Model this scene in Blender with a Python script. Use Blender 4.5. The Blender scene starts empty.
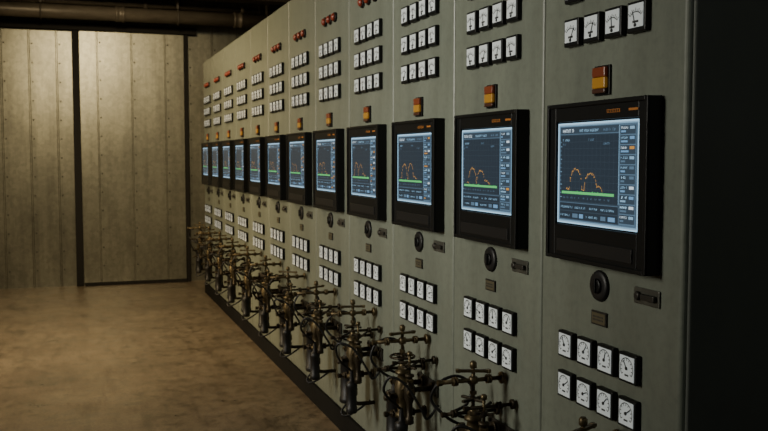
import bpy, bmesh, math, random
from mathutils import Vector, Matrix
random.seed(7)
C = bpy.context.scene.collection
PI = math.pi
EYE = 1.53
# ------------------------------------------------------------------ materials
def mat(name, col, rough=.5, metal=0., emit=None, estr=1., noise=0., nscale=(6,6,6), bump=0., dark=None, coat=0., fine=0., spec=.5, stain=0., spangle=0.):
    m = bpy.data.materials.new(name); m.use_nodes = True
    nt = m.node_tree; b = nt.nodes['Principled BSDF']
    b.inputs['Base Color'].default_value = (*col, 1)
    b.inputs['Roughness'].default_value = rough
    b.inputs['Metallic'].default_value = metal
    b.inputs['Specular IOR Level'].default_value = spec
    if coat: b.inputs['Coat Weight'].default_value = coat
    if emit:
        b.inputs['Emission Color'].default_value = (*emit, 1)
        b.inputs['Emission Strength'].default_value = estr
    if noise or bump:
        tc = nt.nodes.new('ShaderNodeTexCoord'); mp = nt.nodes.new('ShaderNodeMapping')
        mp.inputs['Scale'].default_value = nscale
        nz = nt.nodes.new('ShaderNodeTexNoise'); nz.inputs['Scale'].default_value = 1; nz.inputs['Detail'].default_value = 8; nz.inputs['Roughness'].default_value = .62
        nt.links.new(tc.outputs['Object'], mp.inputs[0]); nt.links.new(mp.outputs[0], nz.inputs['Vector'])
        if noise:
            cr = nt.nodes.new('ShaderNodeValToRGB')
            d = dark or tuple(c*(1-noise) for c in col)
            cr.color_ramp.elements[0].color = (*d, 1); cr.color_ramp.elements[0].position = .3
            cr.color_ramp.elements[1].color = (*col, 1); cr.color_ramp.elements[1].position = .7
            nt.links.new(nz.outputs['Fac'], cr.inputs[0])
            out = cr.outputs[0]
            def layer(out, scale, amt, p0, p1, vec, vor=False):
                if vor:
                    n2 = nt.nodes.new('ShaderNodeTexVoronoi'); n2.inputs['Scale'].default_value = scale; fac = n2.outputs['Color']
                else:
                    n2 = nt.nodes.new('ShaderNodeTexNoise'); n2.inputs['Scale'].default_value = scale; n2.inputs['Detail'].default_value = 6; n2.inputs['Roughness'].default_value = .7; fac = n2.outputs['Fac']
                nt.links.new(vec, n2.inputs['Vector'])
                c2 = nt.nodes.new('ShaderNodeValToRGB')
                c2.color_ramp.elements[0].color = (1-amt,1-amt,1-amt,1); c2.color_ramp.elements[0].position = p0
                c2.color_ramp.elements[1].color = (1,1,1,1); c2.color_ramp.elements[1].position = p1
                nt.links.new(fac, c2.inputs[0])
                mx = nt.nodes.new('ShaderNodeMix'); mx.data_type='RGBA'; mx.blend_type='MULTIPLY'; mx.inputs[0].default_value=1
                nt.links.new(out, mx.inputs[6]); nt.links.new(c2.outputs[0], mx.inputs[7]); return mx.outputs[2]
            if fine: out = layer(out, 38, fine, .3, .55, tc.outputs['Object'])
            if spangle: out = layer(out, 24, spangle, .2, .8, tc.outputs['Object'], True)
            if stain:
                m2 = nt.nodes.new('ShaderNodeMapping'); m2.inputs['Scale'].default_value=(11,11,.7); m2.inputs['Location'].default_value=(3,1,7)
                nt.links.new(tc.outputs['Object'], m2.inputs[0]); out = layer(out, 1, stain, .32, .56, m2.outputs[0])
            nt.links.new(out, b.inputs['Base Color'])
        if bump:
            bp = nt.nodes.new('ShaderNodeBump'); bp.inputs['Strength'].default_value = bump; bp.inputs['Distance'].default_value = .01
            nt.links.new(nz.outputs['Fac'], bp.inputs['Height']); nt.links.new(bp.outputs[0], b.inputs['Normal'])
    return m
M = {}
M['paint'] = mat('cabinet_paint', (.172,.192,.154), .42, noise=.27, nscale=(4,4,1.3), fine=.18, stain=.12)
M['sideshade'] = mat('side_shade', (.090,.100,.086), .6, noise=.2, nscale=(3,3,2))  # cabinet grey-green darkened: the unlit side's shade is put into the colour
M['black'] = mat('black_plastic', (.0045,.005,.005), .45, spec=.25)
M['soft'] = mat('black_rubber', (.007,.007,.007), .48, spec=.4)
M['plinth'] = mat('plinth_black', (.004,.004,.0036), .8, spec=.2)
M['steel'] = mat('dark_steel', (.05,.047,.04), .45, .6, noise=.3, nscale=(20,20,20))
M['latch'] = mat('latch_steel', (.12,.12,.10), .4, .6, noise=.3, nscale=(30,30,30))
M['screw'] = mat('screw_steel', (.075,.070,.055), .45, .6)
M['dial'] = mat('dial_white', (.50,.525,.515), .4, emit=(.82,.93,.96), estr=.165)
M['mark'] = mat('dial_marks', (.02,.02,.02), .6)
M['needle'] = mat('needle_black', (.01,.01,.01), .5)
M['amber'] = mat('amber_lens', (.30,.155,.022), .35, emit=(1,.45,.03), estr=.07)
M['redbox'] = mat('red_brown_lens', (.15,.036,.014), .35, emit=(.7,.10,.01), estr=.02)
M['redbase'] = mat('red_brown_base', (.06,.022,.012), .4)
M['red'] = mat('red_lens', (.16,.026,.014), .35, emit=(.8,.08,.01), estr=.02)
M['orange_label'] = mat('orange_label', (.36,.13,.02), .5, emit=(1,.35,.05), estr=.03)
M['brass'] = mat('aged_brass', (.155,.120,.064), .46, .82, noise=.7, nscale=(25,25,25))
M['brass2'] = mat('dark_bronze', (.054,.043,.027), .48, .78, noise=.55, nscale=(25,25,25))
M['plate'] = mat('nameplate_olive', (.15,.135,.085), .4, .6)
M['scr_bg'] = mat('screen_base', (.005,.006,.008), .25, emit=(.040,.062,.086), estr=1)
M['scr_plot'] = mat('screen_plot', (.005,.006,.008), .25, emit=(.025,.037,.051), estr=1)
M['scr_light'] = mat('screen_light', (.005,.006,.008), .25, emit=(.56,.92,1.2), estr=1)
M['scr_soft'] = mat('screen_soft', (.005,.006,.008), .25, emit=(.26,.46,.64), estr=1)
M['scr_blue'] = mat('screen_blue', (.005,.006,.008), .25, emit=(.17,.36,.60), estr=1)
M['scr_mid'] = mat('screen_mid', (.005,.006,.008), .25, emit=(.105,.18,.26), estr=1)
M['scr_white'] = mat('screen_white', (.005,.006,.008), .25, emit=(.72,.86,.96), estr=1)
M['scr_orange'] = mat('screen_orange', (.005,.006,.008), .25, emit=(.88,.44,.08), estr=1)
M['scr_amberdim'] = mat('screen_amber_dim', (.005,.006,.008), .25, emit=(.62,.29,.06), estr=1)
M['scr_green'] = mat('screen_green', (.005,.006,.008), .25, emit=(.12,.66,.18), estr=1)
M['scr_grid'] = mat('screen_grid', (.005,.006,.008), .25, emit=(.050,.073,.096), estr=1)
M['wall'] = mat('sheet_metal', (.228,.220,.168), .34, .62, noise=.40, nscale=(2.0,2.0,1.0), fine=.14, stain=.24, spangle=.16)
M['door'] = mat('sheet_metal_pale', (.250,.241,.184), .32, .62, noise=.38, nscale=(1.9,1.9,.9), fine=.14, stain=.22, spangle=.16)
M['post'] = mat('dark_post', (.007,.006,.005), .7, spec=.2)
M['beam'] = mat('beam_brown', (.075,.064,.050), .6, .2)
M['pipe'] = mat('dark_pipe', (.17,.145,.112), .45, .3, noise=.4, nscale=(6,20,20))
M['ceil'] = mat('ceiling_dark', (.05,.048,.042), .8)
M['wallp'] = mat('plain_wall', (.10,.09,.075), .8, noise=.3, nscale=(2,2,2))

def floor_mat():
    m = bpy.data.materials.new('stained_concrete'); m.use_nodes = True
    nt = m.node_tree; b = nt.nodes['Principled BSDF']; L = nt.links
    tc = nt.nodes.new('ShaderNodeTexCoord')
    def nz(scale,detail,rough,dist=0.,sc=None):
        n = nt.nodes.new('ShaderNodeTexNoise'); n.inputs['Scale'].default_value=scale; n.inputs['Detail'].default_value=detail
        n.inputs['Roughness'].default_value=rough; n.inputs['Distortion'].default_value=dist
        if sc:
            mp=nt.nodes.new('ShaderNodeMapping'); mp.inputs['Scale'].default_value=sc; mp.inputs['Rotation'].default_value=(0,0,.25)
            L.new(tc.outputs['Object'],mp.inputs[0]); L.new(mp.outputs[0],n.inputs['Vector'])
        else: L.new(tc.outputs['Object'], n.inputs['Vector'])
        return n
    def ramp(n,p0,c0,p1,c1):
        r = nt.nodes.new('ShaderNodeValToRGB')
        r.color_ramp.elements[0].position=p0; r.color_ramp.elements[0].color=(*c0,1)
        r.color_ramp.elements[1].position=p1; r.color_ramp.elements[1].color=(*c1,1)
        L.new(n.outputs['Fac'], r.inputs[0]); return r
    def mul(a,c):
        x = nt.nodes.new('ShaderNodeMix'); x.data_type='RGBA'; x.blend_type='MULTIPLY'; x.inputs[0].default_value=1
        L.new(a,x.inputs[6]); L.new(c,x.inputs[7]); return x.outputs[2]
    n1=nz(1.3,13,.80); n2=nz(12,9,.82); n3=nz(60,5,.75); n4=nz(1,9,.80,0,(9,1.3,1)); n5=nz(3.0,12,.82)
    r1=ramp(n1,.38,(.122,.094,.062),.62,(.210,.166,.112))
    r2=ramp(n2,.40,(.62,.60,.58),.54,(1,1,1)); r3=ramp(n3,.36,(.68,.67,.66),.54,(1,1,1)); r4=ramp(n4,.38,(.70,.685,.67),.50,(1,1,1)); r5=ramp(n5,.38,(.56,.54,.52),.49,(1,1,1))
    o=r1.outputs[0]
    for r in (r2,r3,r4,r5): o=mul(o,r.outputs[0])
    L.new(o, b.inputs['Base Color'])
    mr = nt.nodes.new('ShaderNodeMapRange'); mr.inputs[1].default_value=.36; mr.inputs[2].default_value=.64; mr.inputs[3].default_value=.27; mr.inputs[4].default_value=.50
    L.new(n5.outputs['Fac'], mr.inputs[0]); L.new(mr.outputs[0], b.inputs['Roughness'])
    bp = nt.nodes.new('ShaderNodeBump'); bp.inputs['Strength'].default_value=.18; bp.inputs['Distance'].default_value=.005
    L.new(n2.outputs['Fac'], bp.inputs['Height']); L.new(bp.outputs[0], b.inputs['Normal'])
    return m
M['floor'] = floor_mat()

# ------------------------------------------------------------------ mesh builder
def basis(d):
    d = Vector(d).normalized()
    a = Vector((0,0,1)) if abs(d.z) < .9 else Vector((1,0,0))
    u = d.cross(a).normalized(); w = d.cross(u).normalized()
    return d, u, w
class MB:
    def __init__(s): s.v=[]; s.f=[]; s.i=[]; s.s=[]; s.m=[]
    def mi(s, m):
        if m not in s.m: s.m.append(m)
        return s.m.index(m)
    def face(s, idx, m, smooth=False):
        s.f.append(idx); s.i.append(s.mi(m)); s.s.append(smooth)
    def box(s, x0,x1,y0,y1,z0,z1, m):
        n=len(s.v)
        s.v += [(x,y,z) for x in (x0,x1) for y in (y0,y1) for z in (z0,z1)]
        for q in ((0,1,3,2),(4,6,7,5),(0,4,5,1),(2,3,7,6),(0,2,6,4),(1,5,7,3)): s.face([n+k for k in q], m)
    def quad(s, pts, m):
        n=len(s.v); s.v += [tuple(p) for p in pts]; s.face(list(range(n,n+len(pts))), m)
    def rev(s, p, d, prof, m, seg=16, smooth=True):      # prof: (distance, radius)
        p=Vector(p); d,u,w=basis(d); n=len(s.v)
        for t,r in prof:
            for k in range(seg):
                a=2*PI*k/seg; s.v.append(tuple(p+d*t+(u*math.cos(a)+w*math.sin(a))*r))
        for j in range(len(prof)-1):
            for k in range(seg):
                k2=(k+1)%seg
                s.face([n+j*seg+k,n+j*seg+k2,n+(j+1)*seg+k2,n+(j+1)*seg+k], m, smooth)
        s.face([n+k for k in range(seg)][::-1], m); e=n+(len(prof)-1)*seg; s.face([e+k for k in range(seg)], m)
    def cyl(s, p0, p1, r, m, seg=14):
        p0=Vector(p0); p1=Vector(p1); s.rev(p0, p1-p0, [(0,r),((p1-p0).length,r)], m, seg)
    def tube(s, pts, r, m, seg=8):
        pts=[Vector(p) for p in pts]; n=len(s.v); prev=None
        for j,p in enumerate(pts):
            d=(pts[min(j+1,len(pts)-1)]-pts[max(j-1,0)]).normalized()
            if prev is None: _,u,w=basis(d)
            else:
                u=(prev-d*prev.dot(d)).normalized(); w=d.cross(u)
            prev=u
            for k in range(seg):
                a=2*PI*k/seg; s.v.append(tuple(p+(u*math.cos(a)+w*math.sin(a))*r))
        for j in range(len(pts)-1):
            for k in range(seg):
                k2=(k+1)%seg; s.face([n+j*seg+k,n+j*seg+k2,n+(j+1)*seg+k2,n+(j+1)*seg+k], m, True)
        s.face([n+k for k in range(seg)][::-1], m); e=n+(len(pts)-1)*seg; s.face([e+k for k in range(seg)], m)
    def torus(s, c, ax, R, r, m, seg=28, sub=8):
        c=Vector(c); d,u,w=basis(ax); n=len(s.v)
        for j in range(seg):
            a=2*PI*j/seg; e=u*math.cos(a)+w*math.sin(a)
            for k in range(sub):
                b=2*PI*k/sub; s.v.append(tuple(c+e*(R+r*math.cos(b))+d*(r*math.sin(b))))
        for j in range(seg):
            for k in range(sub):
                s.face([n+j*sub+k,n+j*sub+(k+1)%sub,n+((j+1)%seg)*sub+(k+1)%sub,n+((j+1)%seg)*sub+k], m, True)
    def build(s, name, parent=None, loc=(0,0,0), bevel=0., bseg=2, recalc=True):
        me=bpy.data.meshes.new(name); me.from_pydata(s.v,[],s.f)
        for m in s.m: me.materials.append(M[m])
        for p,i,sm in zip(me.polygons,s.i,s.s): p.material_index=i; p.use_smooth=sm
        if recalc:
            bm=bmesh.new(); bm.from_mesh(me); bmesh.ops.recalc_face_normals(bm, faces=bm.faces); bm.to_mesh(me); bm.free()
        o=bpy.data.objects.new(name, me); C.objects.link(o); o.parent=parent; o.location=loc
        if bevel:
            b=o.modifiers.new('bevel','BEVEL'); b.width=bevel; b.segments=bseg; b.limit_method='ANGLE'; b.angle_limit=math.radians(40)
        return o
def smooth(pts, n=6):
    P=[Vector(p) for p in pts]; P=[P[0]*2-P[1]]+P+[P[-1]*2-P[-2]]; out=[]
    for i in range(1,len(P)-2):
        for k in range(n):
            t=k/n; a,b,c,d=P[i-1:i+3]
            out.append(.5*((2*b)+(c-a)*t+(2*a-5*b+4*c-d)*t*t+(3*b-a-3*c+d)*t**3))
    out.append(P[-2]); return out
def empty(name, loc):
    o=bpy.data.objects.new(name,None); C.objects.link(o); o.location=loc; o.empty_display_size=.1; return o
def tag(o,label,cat,group=None):
    o['label']=label; o['category']=cat
    if group: o['group']=group
    return o
def struct(o): o['kind']='structure'; return o
def copy_tree(o, parent=None):
    c=o.copy(); C.objects.link(c); c.parent=parent
    for ch in list(o.children): copy_tree(ch,c)
    return c

# ------------------------------------------------------------------ the setting
YW=11.25
b=MB(); b.box(-4.2,2.7,-3,YW+.2,-.12,0,'floor'); struct(b.build('floor'))
b=MB(); b.box(-4.2,2.7,-3,YW+.2,4.2,4.3,'ceil'); struct(b.build('ceiling'))
b=MB(); b.box(-4.3,-4.2,-3,YW+.2,0,4.2,'wallp'); struct(b.build('wall_left'))
b=MB(); b.box(2.6,2.7,-3,YW,0,4.2,'wallp'); struct(b.build('wall_right'))
def sheet(x0,x1,y,z0,z1,pitch,m,rib=.028,dep=.014,thick=.03,every=1):
    bb=MB(); pts=[(x0,y)]
    x=x0+pitch*.5
    while x<x1-rib*2:
        pts += [(x-rib,y),(x-rib*.45,y-dep),(x+rib*.45,y-dep),(x+rib,y)]; x+=pitch
    pts += [(x1,y)]
    n=len(pts)
    for z in (z0,z1):
        bb.v += [(px,py,z) for px,py in pts]
    for k in range(n-1): bb.face([k,k+1,n+k+1,n+k],m)
    k=len(bb.v); bb.v += [(x0,y+thick,z0),(x1,y+thick,z0),(x0,y+thick,z1),(x1,y+thick,z1)]
    bb.face([k,k+2,k+3,k+1],m); bb.face([0,n,k+2,k],m); bb.face([n-1,k+1,k+3,2*n-1],m)
    bb.face(list(range(n))[::-1]+[k,k+1],m); bb.face(list(range(n,2*n))+[k+3,k+2],m)
    x=x0+pitch*.5; j=0
    while x<x1-rib*2:
        z=z0+.2
        while z<z1-.05 and j%every==0:
            bb.rev((x+rib+.022,y,z),(0,-1,0),[(0,.010),(.004,.0095),(.008,.004)],'screw',8); z+=.22
        x+=pitch; j+=1
    return bb
struct(sheet(-4.2,2.7,YW,0,4.2,.30,'wall',.012,.008).build('wall_back'))
struct(sheet(.105,1.30,YW-.045,.035,3.0,.39,'door',.010,.006).build('door_1'))
b=MB(); b.box(0.02,.10,YW-.07,YW-.009,0,3.06,'post'); struct(b.build('trim_1',bevel=.006))
b=MB(); b.box(-4.2,1.45,YW-.10,YW-.009,3.005,3.085,'post'); struct(b.build('trim_2'))
b=MB(); b.box(1.305,1.345,YW-.08,YW-.009,0,3.0,'post'); struct(b.build('trim_3'))
b=MB(); b.box(.115,1.305,YW-.09,YW-.009,0,.03,'post'); struct(b.build('door_shadow'))  # dark strip standing in for the shadow along the door's foot
b=MB(); b.box(-4.2,2.6,10.45,10.70,3.34,3.37,'beam'); b.box(-4.2,2.6,10.565,10.585,3.37,3.70,'beam'); b.box(-4.2,2.6,10.45,10.70,3.70,3.73,'beam')
struct(b.build('trim_5'))
pp=tag(empty('overhead_pipe',(0,10.85,3.16)),'thick dark grey-brown pipe running high along the sheet metal end wall','pipe')
b=MB(); b.cyl((-4.19,0,0),(2.59,0,0),.080,'pipe',20); b.build('pipe_run',pp)
for x in (-2.6,-1.0,.55,1.9):
    b=MB(); b.rev((x-.05,0,0),(1,0,0),[(0,.083),(0,.092),(.02,.092),(.025,.086),(.075,.086),(.08,.092),(.1,.092),(.1,.083)],'pipe',20); b.build('coupling',pp)
for x in (-1.8,-.3,1.2,2.25):
    b=MB(); b.torus((x,0,0),(1,0,0),.087,.010,'beam'); b.box(x-.012,x+.012,-.012,.012,.095,1.03,'beam'); b.build('hanger',pp)
pq=tag(empty('overhead_pipe',(0,11.05,3.31)),'thin grey conduit pipe just above the thick pipe on the end wall','pipe')
b=MB(); b.cyl((-4.19,0,0),(2.59,0,0),.032,'pipe',14); b.build('pipe_run',pq)
for x in (-2.2,-.7,.85,2.0):
    b=MB(); b.rev((x-.025,0,0),(1,0,0),[(0,.034),(0,.042),(.05,.042),(.05,.034)],'pipe',14); b.build('coupling',pq)
for x in (-2.0,-.5,1.05,2.2):
    b=MB(); b.torus((x,0,0),(1,0,0),.036,.006,'beam'); b.box(x-.008,x+.008,-.008,.008,.038,.888,'beam'); b.build('hanger',pq)

# ------------------------------------------------------------------ control cabinets
W=.70; D=1.40; Y0=1.82; N=12; H=2.58
def yl(u): return W/2-u           # u runs from the far edge of a cabinet to its near edge
def graphics(k):
    rnd=random.Random(100+k); g=MB(); w=.406; h=.290
    def P(s,t,l): return (-.0008*l, w/2-s*w, -h/2+t*h)
    def R(s0,t0,s1,t1,m,l=1): g.quad([P(s0,t0,l),P(s1,t0,l),P(s1,t1,l),P(s0,t1,l)],m)
    def text(s,t,n,hh,m,l=3,cw=.013):
        for i in range(n):
            if rnd.random()<.18: continue
            c=rnd.random()
            x=s+i*cw
            if c<.35: R(x,t,x+cw*.3,t+hh,m,l); R(x,t+hh*.75,x+cw*.75,t+hh,m,l)
            elif c<.7: R(x,t,x+cw*.75,t+hh*.25,m,l); R(x+cw*.45,t,x+cw*.75,t+hh,m,l)
            else: R(x,t+hh*.38,x+cw*.75,t+hh*.62,m,l); R(x,t,x+cw*.3,t+hh,m,l)
    R(0,0,1,1,'scr_light',1)
    R(.014,.014,.988,.984,'scr_soft',2)
    R(.028,.030,.982,.970,'scr_mid',2.5)
    R(.038,.042,.978,.960,'scr_bg',3)
    # header
    text(.06,.905,12,.034,'scr_white',4,.014); text(.30,.907,20,.026,'scr_soft',4,.012); text(.60,.907,12,.026,'scr_mid',4,.012)
    R(.04,.885,.79,.891,'scr_mid',3.5)
    # plot
    R(.045,.225,.775,.875,'scr_plot',3.5)
    for i in range(1,14): R(.045+.73*i/14,.225,.045+.73*i/14+.0014,.875,'scr_grid',4)
    for i in range(1,10): R(.045,.225+.65*i/10,.775,.225+.65*i/10+.0020,'scr_grid',4)
    for i in range(14): R(.050,.26+i*.042,.058+(.010 if i%3==0 else 0),.266+i*.042,'scr_soft',5)
    text(.08,.82,9,.022,'scr_soft',5,.010); text(.08,.775,6,.022,'scr_mid',5,.010); text(.42,.82,7,.02,'scr_mid',5,.010); text(.60,.78,8,.02,'scr_mid',5,.010)
    R(.07,.298,.735,.323,'scr_green',5)
    for i in range(14):
        s=.10+.60*rnd.random(); R(s,.323,s+.006,.323+.012*rnd.random(),'scr_green',5)
    for i in range(12): text(.09+.052*i,.252,3,.016,'scr_mid',5,.009)
    # dotted orange trace: a double hump of similar heights
    c1=.235+.03*rnd.random(); c2=c1+.165+.03*rnd.random(); a1=.17+.05*rnd.random()
    pk=[(c1,.082,a1),(c2,.080,a1*(.80+.3*rnd.random())),(c2+.10,.045,.035)]
    pts=[]
    for i in range(90):
        s=.14+.46*i/89
        y=.346+max(a*math.sqrt(max(0,1-((s-c)/q)**2)) for c,q,a in pk)+.026*(rnd.random()-.5)
        pts.append((s,y))
    for j,((s0,t0),(s1,t1)) in enumerate(zip(pts,pts[1:])):
        if j%3==2: continue
        dx=(s1-s0)*w; dy=(t1-t0)*h; L=math.hypot(dx,dy); q=.00055; nx=-dy/L*q/w; ny=dx/L*q/h
        g.quad([P(s0-nx,t0-ny,6),P(s1-nx,t1-ny,6),P(s1+nx,t1+ny,6),P(s0+nx,t0+ny,6)],'scr_orange')
    for i in range(0,90,5):
        s,t=pts[i]; R(s-.003,t-.0043,s+.003,t+.0043,'scr_orange',7)
    # right column
    R(.790,.045,.972,.958,'scr_mid',3.5); R(.782,.225,.787,.958,'scr_soft',4)
    for i in range(10):
        t=.870-.090*i
        R(.797,t,.966,t+.080,'scr_bg',4)
        text(.808,t+.048,7,.020,rnd.choice(['scr_soft','scr_soft','scr_white','scr_light']),5,.011)
        R(.905,t+.044,.955,t+.070,rnd.choice(['scr_blue','scr_soft','scr_white','scr_mid','scr_amberdim']),5)
        c=rnd.choice(['scr_soft','scr_blue','scr_mid','scr_blue','scr_amberdim'])
        R(.808,t+.016,.825+.08*rnd.random(),t+.033,c,5)
    # bottom rows
    for t in (.132,.050):
        R(.045,t,.775,t+.072,'scr_plot',3.5)
    R(.04,.207,.78,.212,'scr_mid',3.5)
    text(.06,.155,16,.020,'scr_soft',5,.010); text(.25,.155,14,.020,'scr_soft',5,.010); text(.44,.155,10,.020,'scr_soft',5,.010); text(.58,.155,16,.020,'scr_soft',5,.010)
    text(.06,.073,12,.020,'scr_soft',5,.010); R(.22,.064,.29,.104,'scr_mid',5); R(.31,.064,.36,.104,'scr_blue',5); text(.40,.073,14,.020,'scr_soft',5,.010); R(.58,.064,.64,.104,'scr_mid',5); R(.67,.064,.75,.104,'scr_blue',5)
    return g
def meter(parent,u,z,kind,ang):
    s=.040
    b=MB(); b.box(-.018,-.0005,-s,s,-s,s,'black'); o=b.build('panel_meter',parent,(0,yl(u),z),bevel=.003)
    b=MB(); r=.0325; x=-.0182
    b.box(x-.0012,x,-r,r,-r if kind else -r*.85,r,'dial')
    xx=x-.0016
    def strip(a,r0,r1,wd,cz):
        dy=-math.sin(a); dz=math.cos(a); ny=dz*wd; nz=-dy*wd
        b.quad([(xx,dy*r0-ny,cz+dz*r0-nz),(xx,dy*r1-ny,cz+dz*r1-nz),(xx,dy*r1+ny,cz+dz*r1+nz),(xx,dy*r0+ny,cz+dz*r0+nz)],'mark')
    if kind==0:
        cz=-.022; n=9
        for i in range(n): a=math.radians(-44+88*i/(n-1)); strip(a,.034,.041 if i%2 else .044,.0010,cz)
        for i in range(16):
            a0=math.radians(-44+5.5*i); a1=a0+math.radians(5.5); q=[]
            for a,rr in ((a0,.0328),(a1,.0328),(a1,.0350),(a0,.0350)): q.append((xx,-math.sin(a)*rr,cz+math.cos(a)*rr))
            b.quad(q,'mark')
        b.quad([(xx,.013,-.016),(xx,-.013,-.016),(xx,-.013,-.010),(xx,.013,-.010)],'mark')
    else:
        cz=0; n=11
        for i in range(n): a=math.radians(-130+260*i/(n-1)); strip(a,.0210,.027,.0012,cz)
        for i in range(26):
            a0=math.radians(-130+10*i); a1=a0+math.radians(10); q=[]
            for a,rr in ((a0,.0270),(a1,.0270),(a1,.0294),(a0,.0294)): q.append((xx,-math.sin(a)*rr,cz+math.cos(a)*rr))
            b.quad(q,'mark')
        b.quad([(xx,.009,-.021),(xx,-.009,-.021),(xx,-.009,-.016),(xx,.009,-.016)],'mark')
    b.build('dial',o)
    b=MB()
    L=.038 if kind==0 else .024
    b.box(-.0008,0,-.0014,.0014,-.004,L,'needle'); b.rev((0,0,0),(-1,0,0),[(0,.005),(.002,.0045)],'needle',10)
    nd=b.build('needle',o,(x-.0022,0,cz if kind else -.022)); nd.rotation_euler=(ang,0,0)
    return o
root=empty('control_cabinet',(D,Y0+W/2,0))
b=MB(); b.box(0,.8,-W/2+.002,W/2-.002,.115,H,'paint')
b.build('cabinet_body',root,bevel=.011,bseg=4)
b=MB(); b.box(-.012,.79,-W/2+.001,W/2-.001,0,.114,'plinth'); b.build('plinth',root)
# monitor
zc=EYE+(.154-.300)/2; uc=.359; mh=.454; mw=.502; p=.042
lz=EYE+(.098-.193)/2 - zc; ly=0.0
b=MB()
sw=.203+.004; sh=.145+.004
b.box(-p,-.0005,sw,mw/2,-mh/2,mh/2,'black'); b.box(-p,-.0005,-mw/2,-sw,-mh/2,mh/2,'black')
b.box(-p,-.0005,-sw,sw,lz+sh,mh/2,'black'); b.box(-p,-.0005,-sw,sw,-mh/2,lz-sh,'black')
b.box(-p+.012,-.0005,-sw,sw,lz-sh,lz+sh,'black')
mon=b.build('monitor',root,(0,yl(uc),zc),bevel=.003)
b=MB(); o=.012
for y0,y1,z0,z1 in ((mw/2-o,mw/2,-mh/2,mh/2),(-mw/2,-mw/2+o,-mh/2,mh/2),(-mw/2+o,mw/2-o,mh/2-o,mh/2),(-mw/2+o,mw/2-o,-mh/2,-mh/2+o)):
    b.box(-p-.006,-p-.0002,y0,y1,z0,z1,'black')
b.build('bezel_rim',mon,bevel=.002)
b=MB(); b.box(-p+.0085,-p+.0118,-.2035,.2035,lz-.1455,lz+.1455,'scr_bg'); disp=b.build('display',mon)
b=MB(); b.box(-p-.004,-p-.0002,-.19,.19,-mh/2+.024,-mh/2+.062,'soft'); b.build('control_strip',mon,bevel=.002)
b=MB(); b.box(-p-.002,-p-.0002,-.125,-.065,mh/2-.036,mh/2-.027,'orange_label')
for i in range(7): b.quad([(-p-.0024,-.068-.008*i,mh/2-.035),(-p-.0024,-.073-.008*i,mh/2-.035),(-p-.0024,-.073-.008*i,mh/2-.028),(-p-.0024,-.068-.008*i,mh/2-.028)],'black')
b.build('label_strip',mon)
b=MB(); b.box(-p-.002,-p-.0002,-.205,-.165,mh/2-.034,mh/2-.028,'orange_label'); b.build('label_strip',mon)
# meters
for r in range(3):
    for i in range(4): meter(root,.19+.107*i,EYE+.362+.126*r,0,0)
for r in range(2):
    for i in range(4): meter(root,.178+.107*i,EYE-.561-.122*r,1,0)
# red lamps
for i in range(3):
    b=MB(); b.rev((-.0005,0,0),(-1,0,0),[(0,.028),(.010,.028),(.012,.022)],'black',20); lo=b.build('indicator_lamp',root,(0,yl(.25+.10*i),EYE+.775))
    b=MB(); b.rev((-.0128,0,0),(-1,0,0),[(0,.0215),(.006,.021),(.012,.017),(.016,.007)],'red',18); b.build('lens',lo)
# warning lamp: red-orange upper lens over a yellow one
b=MB(); b.box(-.008,-.0005,-.038,.038,-.041,.041,'black')
wl=b.build('warning_lamp',root,(0,yl(.340),EYE+.212),bevel=.002)
b=MB(); b.box(-.020,-.0085,-.032,.032,-.022,.008,'amber'); b.build('amber_lens',wl,bevel=.003)
b=MB(); b.box(-.020,-.0085,-.032,.032,.0088,.036,'redbox'); b.build('red_lens',wl,bevel=.003)
b=MB(); b.box(-.020,-.0085,-.032,.032,-.036,-.0228,'redbase'); b.build('lamp_base',wl,bevel=.003)
# rotary switch
b=MB(); b.rev((-.0005,0,0),(-1,0,0),[(0,.044),(.006,.044),(.010,.041),(.011,.030)],'soft',32); rs=b.build('rotary_switch',root,(0,yl(.340),EYE-.362))
b=MB(); b.rev((-.0115,0,0),(-1,0,0),[(0,.022),(.005,.021),(.007,.017)],'black',20); b.box(-.024,-.0125,-.005,.005,-.020,.020,'black'); b.build('switch_grip',rs,bevel=.002)
# latch
b=MB(); b.box(-.006,-.0005,-.055,.055,-.022,.022,'latch'); la=b.build('latch',root,(0,yl(.560),EYE-.362),bevel=.003)
b=MB(); b.box(-.018,-.0065,-.046,.012,-.008,.008,'steel'); b.rev((-.0065,.03,0),(-1,0,0),[(0,.013),(.009,.012),(.011,.008)],'steel',16); b.build('latch_handle',la,bevel=.003)
# nameplate
b=MB(); b.box(-.006,-.0005,-.038,.038,-.020,.020,'steel'); b.box(-.0075,-.0062,-.033,.033,-.0155,.0155,'plate')
for j in range(2):
    for i in range(8): b.quad([(-.0079,.026-.0066*i,.002-.009*j),(-.0079,.022-.0066*i,.002-.009*j),(-.0079,.022-.0066*i,.007-.009*j),(-.0079,.026-.0066*i,.007-.009*j)],'mark')
b.build('nameplate',root,(0,yl(.340),EYE-.455),bevel=.0015)

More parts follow.
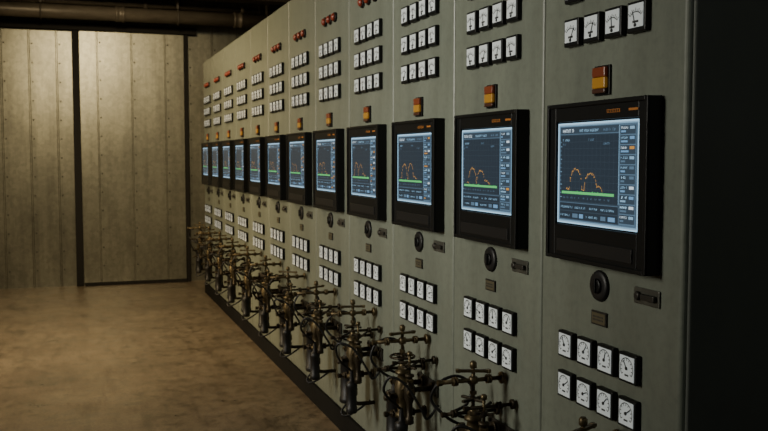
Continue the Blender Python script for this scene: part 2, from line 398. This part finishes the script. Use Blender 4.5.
ORD=['nearest','second','third','fourth','fifth','sixth','seventh','eighth','ninth','tenth','eleventh','farthest']
cabs=[root]
for k in range(1,N):
    c=copy_tree(root); c.location=(D,Y0+W/2+W*k,0); cabs.append(c)
for k,c in enumerate(cabs):
    if k==0: lab='nearest grey-green control cabinet, its shade-darkened side panel filling the right edge'
    elif k==N-1: lab='farthest grey-green control cabinet, at the row end beside the sheet metal wall'
    else: lab='grey-green control cabinet with lit monitor, %s from the near end of the row'%ORD[k]
    tag(c,lab,'control cabinet','control cabinets in one long row')
    rnd=random.Random(k)
    for ch in c.children:
        n=ch.name.split('.')[0]
        if n=='panel_meter':
            up=ch.location.z>EYE
            for g in ch.children:
                if g.name.startswith('needle'): g.rotation_euler=(math.radians(rnd.uniform(-40,40) if up else rnd.uniform(-70,70)),0,0)
        if n=='monitor':
            graphics(k).build('display_graphics',ch,(-p+.0075,0,lz),recalc=False)
b=MB(); b.box(.014,.77,-W/2-.008,-W/2+.004,.13,H-.012,'sideshade'); b.build('side_panel',root,bevel=.006,bseg=3)

# ------------------------------------------------------------------ brass valve assemblies in front of the cabinets
def hexnut(b,p,d,r,h,m): b.rev(p,d,[(0,r*.94),(.003,r),(h-.003,r),(h,r*.94)],m,6,False)
def wheel(name,parent,c,ax,R,m='brass',rim=.0052):
    b=MB(); b.torus((0,0,0),ax,R,rim,m,30,6)
    d,u,w=basis(ax)
    for k in range(4):
        a=PI/4+PI/2*k; e=u*math.cos(a)+w*math.sin(a); b.cyl(e*.008,e*(R-.002),.0042,m,6)
    b.rev(-d*.008,d,[(0,.008),(.003,.013),(.013,.013),(.016,.008)],m,10)
    return b.build(name,parent,c)
def cross(name,parent,c,R,m,rz):
    """a small flat four-armed cross handle"""
    b=MB()
    b.box(-R,R,-.0065,.0065,-.0045,.0045,m); b.box(-.0065,.0065,-R,R,-.0044,.0044,m)
    b.rev((0,0,-.008),(0,0,1),[(0,.009),(.003,.013),(.013,.013),(.016,.009)],m,10)
    o=b.build(name,parent,c,bevel=.0015); o.rotation_euler=(0,0,rz); return o
E=-.011
def outarm(b,y,z,x1,r,m,nuts=()):
    """a pipe arm that leaves the panel at a flange and ends in a capped nut in front of it"""
    b.rev((E,y,z),(-1,0,0),[(0,r*2.8),(.008,r*2.8),(.010,r*1.7)],m,12)
    b.cyl((E-.004,y,z),(x1,y,z),r,m,8)
    hexnut(b,(x1+.012,y,z),(-1,0,0),r*1.5,.016,m)
    for x in nuts: b.rev((x+.008,y,z),(-1,0,0),[(0,r*2.1),(.006,r*2.1),(.0062,r*1.5),(.010,r*1.5),(.0102,r*2.1),(.016,r*2.1)],m,12)
def valve(variant):
    r=empty('valve_assembly',(0,0,0)); vx=-.122
    b=MB(); b.box(-.010,-.0015,-.105,.115,.214,.276,'steel')
    for y in (-.090,.100):
        for z in (.225,.265): hexnut(b,(-.010,y,z),(-1,0,0),.008,.006,'brass2')
    b.build('mounting_plate',r,bevel=.002)
    # manifold pipe along the row on two legs
    b=MB()
    b.cyl((vx,-.105,.245),(vx,.115,.245),.012,'brass2',12)
    for y in (-.058,.058):
        b.cyl((vx,y,.245),(E,y,.245),.011,'brass2',10); b.rev((E,y,.245),(-1,0,0),[(0,.024),(.007,.024),(.009,.016)],'brass2',14)
    for y in (-.105,-.038,.034,.106): hexnut(b,(vx,y-.007,.245),(0,1,0),.019,.015,'brass')
    b.build('manifold_pipe',r)
    # main valve body
    b=MB()
    b.rev((vx,0,.03),(0,0,1),[(0,.013),(.005,.023),(.03,.023),(.034,.016),(.085,.017),(.092,.031),(.106,.031),(.110,.020),(.16,.025),(.215,.033),(.25,.024),(.268,.018),(.272,.030),(.284,.030),(.288,.014),(.315,.012),(.32,.008)],'brass',16)
    hexnut(b,(vx,0,.055),(0,0,1),.023,.014,'brass2'); hexnut(b,(vx,0,.320),(0,0,1),.019,.014,'brass')
    b.cyl((vx,0,.215),(vx-.065,0,.206),.013,'brass2',12); b.rev((vx-.052,0,.208),(-1,0,-.15),[(0,.021),(.011,.021),(.013,.012),(.028,.012)],'brass2',12)
    b.build('valve_body',r)
    b=MB(); b.cyl((vx,0,.345),(vx,0,.492),.0066,'brass',10)
    hexnut(b,(vx,0,.390),(0,0,1),.012,.013,'brass'); b.rev((vx,0,.480),(0,0,1),[(0,.007),(.004,.012),(.020,.012),(.026,.007)],'brass',10)
    b.build('stem',r)
    # horizontal pipe arms out of the panel at uneven heights: the T on the stem is the longest
    b=MB(); outarm(b,0,.440,-.250,.0076,'brass',(-.065,-.19)); b.rev((vx,0,.426),(0,0,1),[(0,.010),(.004,.016),(.024,.016),(.028,.010)],'brass',12); b.build('pipe_arm',r)
    b=MB(); outarm(b,-.082,.368,-.190,.0062,'brass2',(-.065,)); b.build('pipe_arm',r)
    b=MB(); outarm(b,.036,.318,-.220,.0066,'brass2',(-.09,-.178)); b.build('pipe_arm',r)
    b=MB(); outarm(b,.02,.130,-.190,.0080,'brass2',(-.07,-.155)); b.build('pipe_arm',r)
    # flat crossbar at the stem top, one flat handwheel or cross handle under it
    b=MB(); b.box(-.060,.060,-.0080,.0080,-.0046,.0046,'brass')
    for x in (-.052,.052): hexnut(b,(x,0,-.007),(0,0,1),.0088,.013,'brass')
    o=b.build('crossbar',r,(vx,0,.472)); o.rotation_euler=(0,0,(.5,-.35)[variant])
    if variant: cross('cross_handle',r,(vx,0,.374),.052,'brass2',.4)
    else: wheel('handwheel',r,(vx,0,.374),(0,0,1),.050,'brass2')
    # smaller side valve towards the near end
    ny=-.085
    b=MB()
    b.rev((vx,ny,.11),(0,0,1),[(0,.009),(.005,.018),(.03,.018),(.034,.012),(.09,.013),(.11,.022),(.155,.022),(.175,.014),(.195,.011),(.198,.019),(.207,.019),(.21,.006)],'brass2',14); hexnut(b,(vx,ny,.285),(0,0,1),.016,.014,'brass')
    b.build('side_valve',r)
    b=MB(); b.cyl((vx,ny,.32),(vx,ny,.405),.0056,'brass',8); b.rev((vx,ny,.392),(0,0,1),[(0,.006),(.004,.011),(.016,.011),(.020,.006)],'brass',10); b.build('stem',r)
    cross('cross_handle',r,(vx,ny,.345),.032,'brass2',.9)
    # black actuator cylinders
    for y,z0,rr,L,x in ((.105,-.030,.041,.240,vx+.005),(-.048,-.04,.028,.16,vx-.022)):
        b=MB(); b.rev((x,y,z0),(0,0,1),[(0,rr*.85),(.005,rr),(.028,rr),(.031,rr*.9),(L-.04,rr*.9),(L-.036,rr),(L-.012,rr),(L-.006,rr*.7),(L,rr*.4),(L+.05,rr*.3)],'soft',20)
        b.build('actuator',r)
    # drain pipe back into the panel
    b=MB(); b.tube(smooth([(vx,0,.035),(vx,0,.008),(vx+.02,0,-.010),(-.05,0,-.013),(E,0,-.013)],5),.010,'brass2',8); b.build('drain_pipe',r)
    # looping cables, rings mostly across the row so they show as loops
    a=(0,.025)[variant]
    hs=[[(vx+.01,.105,.25),(vx-.05,.110,.285),(vx-.098,.115+a,.345),(vx-.075,.113,.412),(vx-.01,.105,.430),(vx+.04,.100,.39),(vx+.02,.096,.33),(vx-.03,.092,.305),(vx+.03,.085,.285),(E,.088,.330)],
        [(vx-.022,-.048,.165),(vx-.082,-.058,.22),(vx-.108,-.075,.265+a),(vx-.086,-.095,.315),(vx-.03,-.118,.285),(vx+.03,-.130,.19),(vx+.06,-.130,.14),(E,-.125,.19)],
        [(vx+.01,.105,-.025),(vx-.03,.098,-.070),(vx-.02,.078,-.090),(vx+.03,.062,-.070),(E,.066,-.02)]]
    for j,h in enumerate(hs):
        b=MB(); b.tube(smooth(h,8),.0056,'soft',8); b.build('cable',r)
    return r
VZ=.330
protos=[valve(0),valve(1)]
for k in range(N):
    o=protos[k] if k<2 else copy_tree(protos[k%2])
    o.location=(D,Y0+W*(k+1)-.455,VZ)
    for ch in o.children:
        if k>1 and ch.name.split('.')[0] in ('handwheel','crossbar','cross_handle'):
            ch.rotation_euler=(0,0,ch.rotation_euler.z+.3*math.sin(2.3*k))
    if k==0: lab='nearest brass valve assembly, only its stem and levers rising over the bottom edge'
    elif k==N-1: lab='farthest brass valve assembly, on the last cabinet by the end wall'
    else: lab='brass valve assembly with black cables on the %s cabinet from the near end'%ORD[k]
    tag(o,lab,'valve','valve assemblies along the cabinet fronts')

# ------------------------------------------------------------------ lights
def area(name,loc,target,sx,sy,power,col,spread=180):
    l=bpy.data.lights.new(name,'AREA'); l.shape='RECTANGLE'; l.size=sx; l.size_y=sy; l.energy=power; l.color=col; l.spread=math.radians(spread)
    o=bpy.data.objects.new(name,l); C.objects.link(o); o.location=loc
    o.rotation_euler=(Vector(target)-Vector(loc)).to_track_quat('-Z','Y').to_euler(); return o
def spot(name,loc,target,deg,power,col,rad=.3):
    l=bpy.data.lights.new(name,'SPOT'); l.spot_size=math.radians(deg); l.spot_blend=1; l.energy=power; l.color=col; l.shadow_soft_size=rad
    o=bpy.data.objects.new(name,l); C.objects.link(o); o.location=loc
    o.rotation_euler=(Vector(target)-Vector(loc)).to_track_quat('-Z','Y').to_euler(); return o
spot('end_wall_lamp',(.0,5.2,3.7),(.60,11.25,1.5),46,1050,(1,.80,.48))
area('far_aisle_lamp',(-1.0,7.4,4.0),(-.9,7.6,0),.5,3.0,90,(1,.77,.46),130)
area('mid_aisle_lamp',(-3.2,7.0,2.9),(1.4,7.6,1.75),1.2,3.5,86,(1,.78,.46),85)
area('near_aisle_lamp',(-3.2,2.9,2.6),(1.4,3.8,1.85),1.0,1.6,40,(1,.95,.83),68)
area('side_fill_light',(2.0,-2.2,3.6),(1.9,1.8,1.4),1.0,1.0,10,(.97,1,.92))  # added fill behind the camera, lifts the dark cabinet side; no real fixture
wd=bpy.data.worlds.new('world'); bpy.context.scene.world=wd; wd.use_nodes=True
wd.node_tree.nodes['Background'].inputs[0].default_value=(.93,1,.95,1); wd.node_tree.nodes['Background'].inputs[1].default_value=.05
# ------------------------------------------------------------------ camera
cd=bpy.data.cameras.new('camera'); cam=bpy.data.objects.new('camera',cd); C.objects.link(cam)
cd.sensor_width=36; cd.lens=900/768*36; cd.clip_start=.05
cam.location=(0,0,EYE); cam.rotation_euler=(PI/2-math.atan(58.5/900),0,-math.atan(311/900))
cd.dof.use_dof=True; cd.dof.focus_distance=2.9; cd.dof.aperture_fstop=8
bpy.context.scene.camera=cam
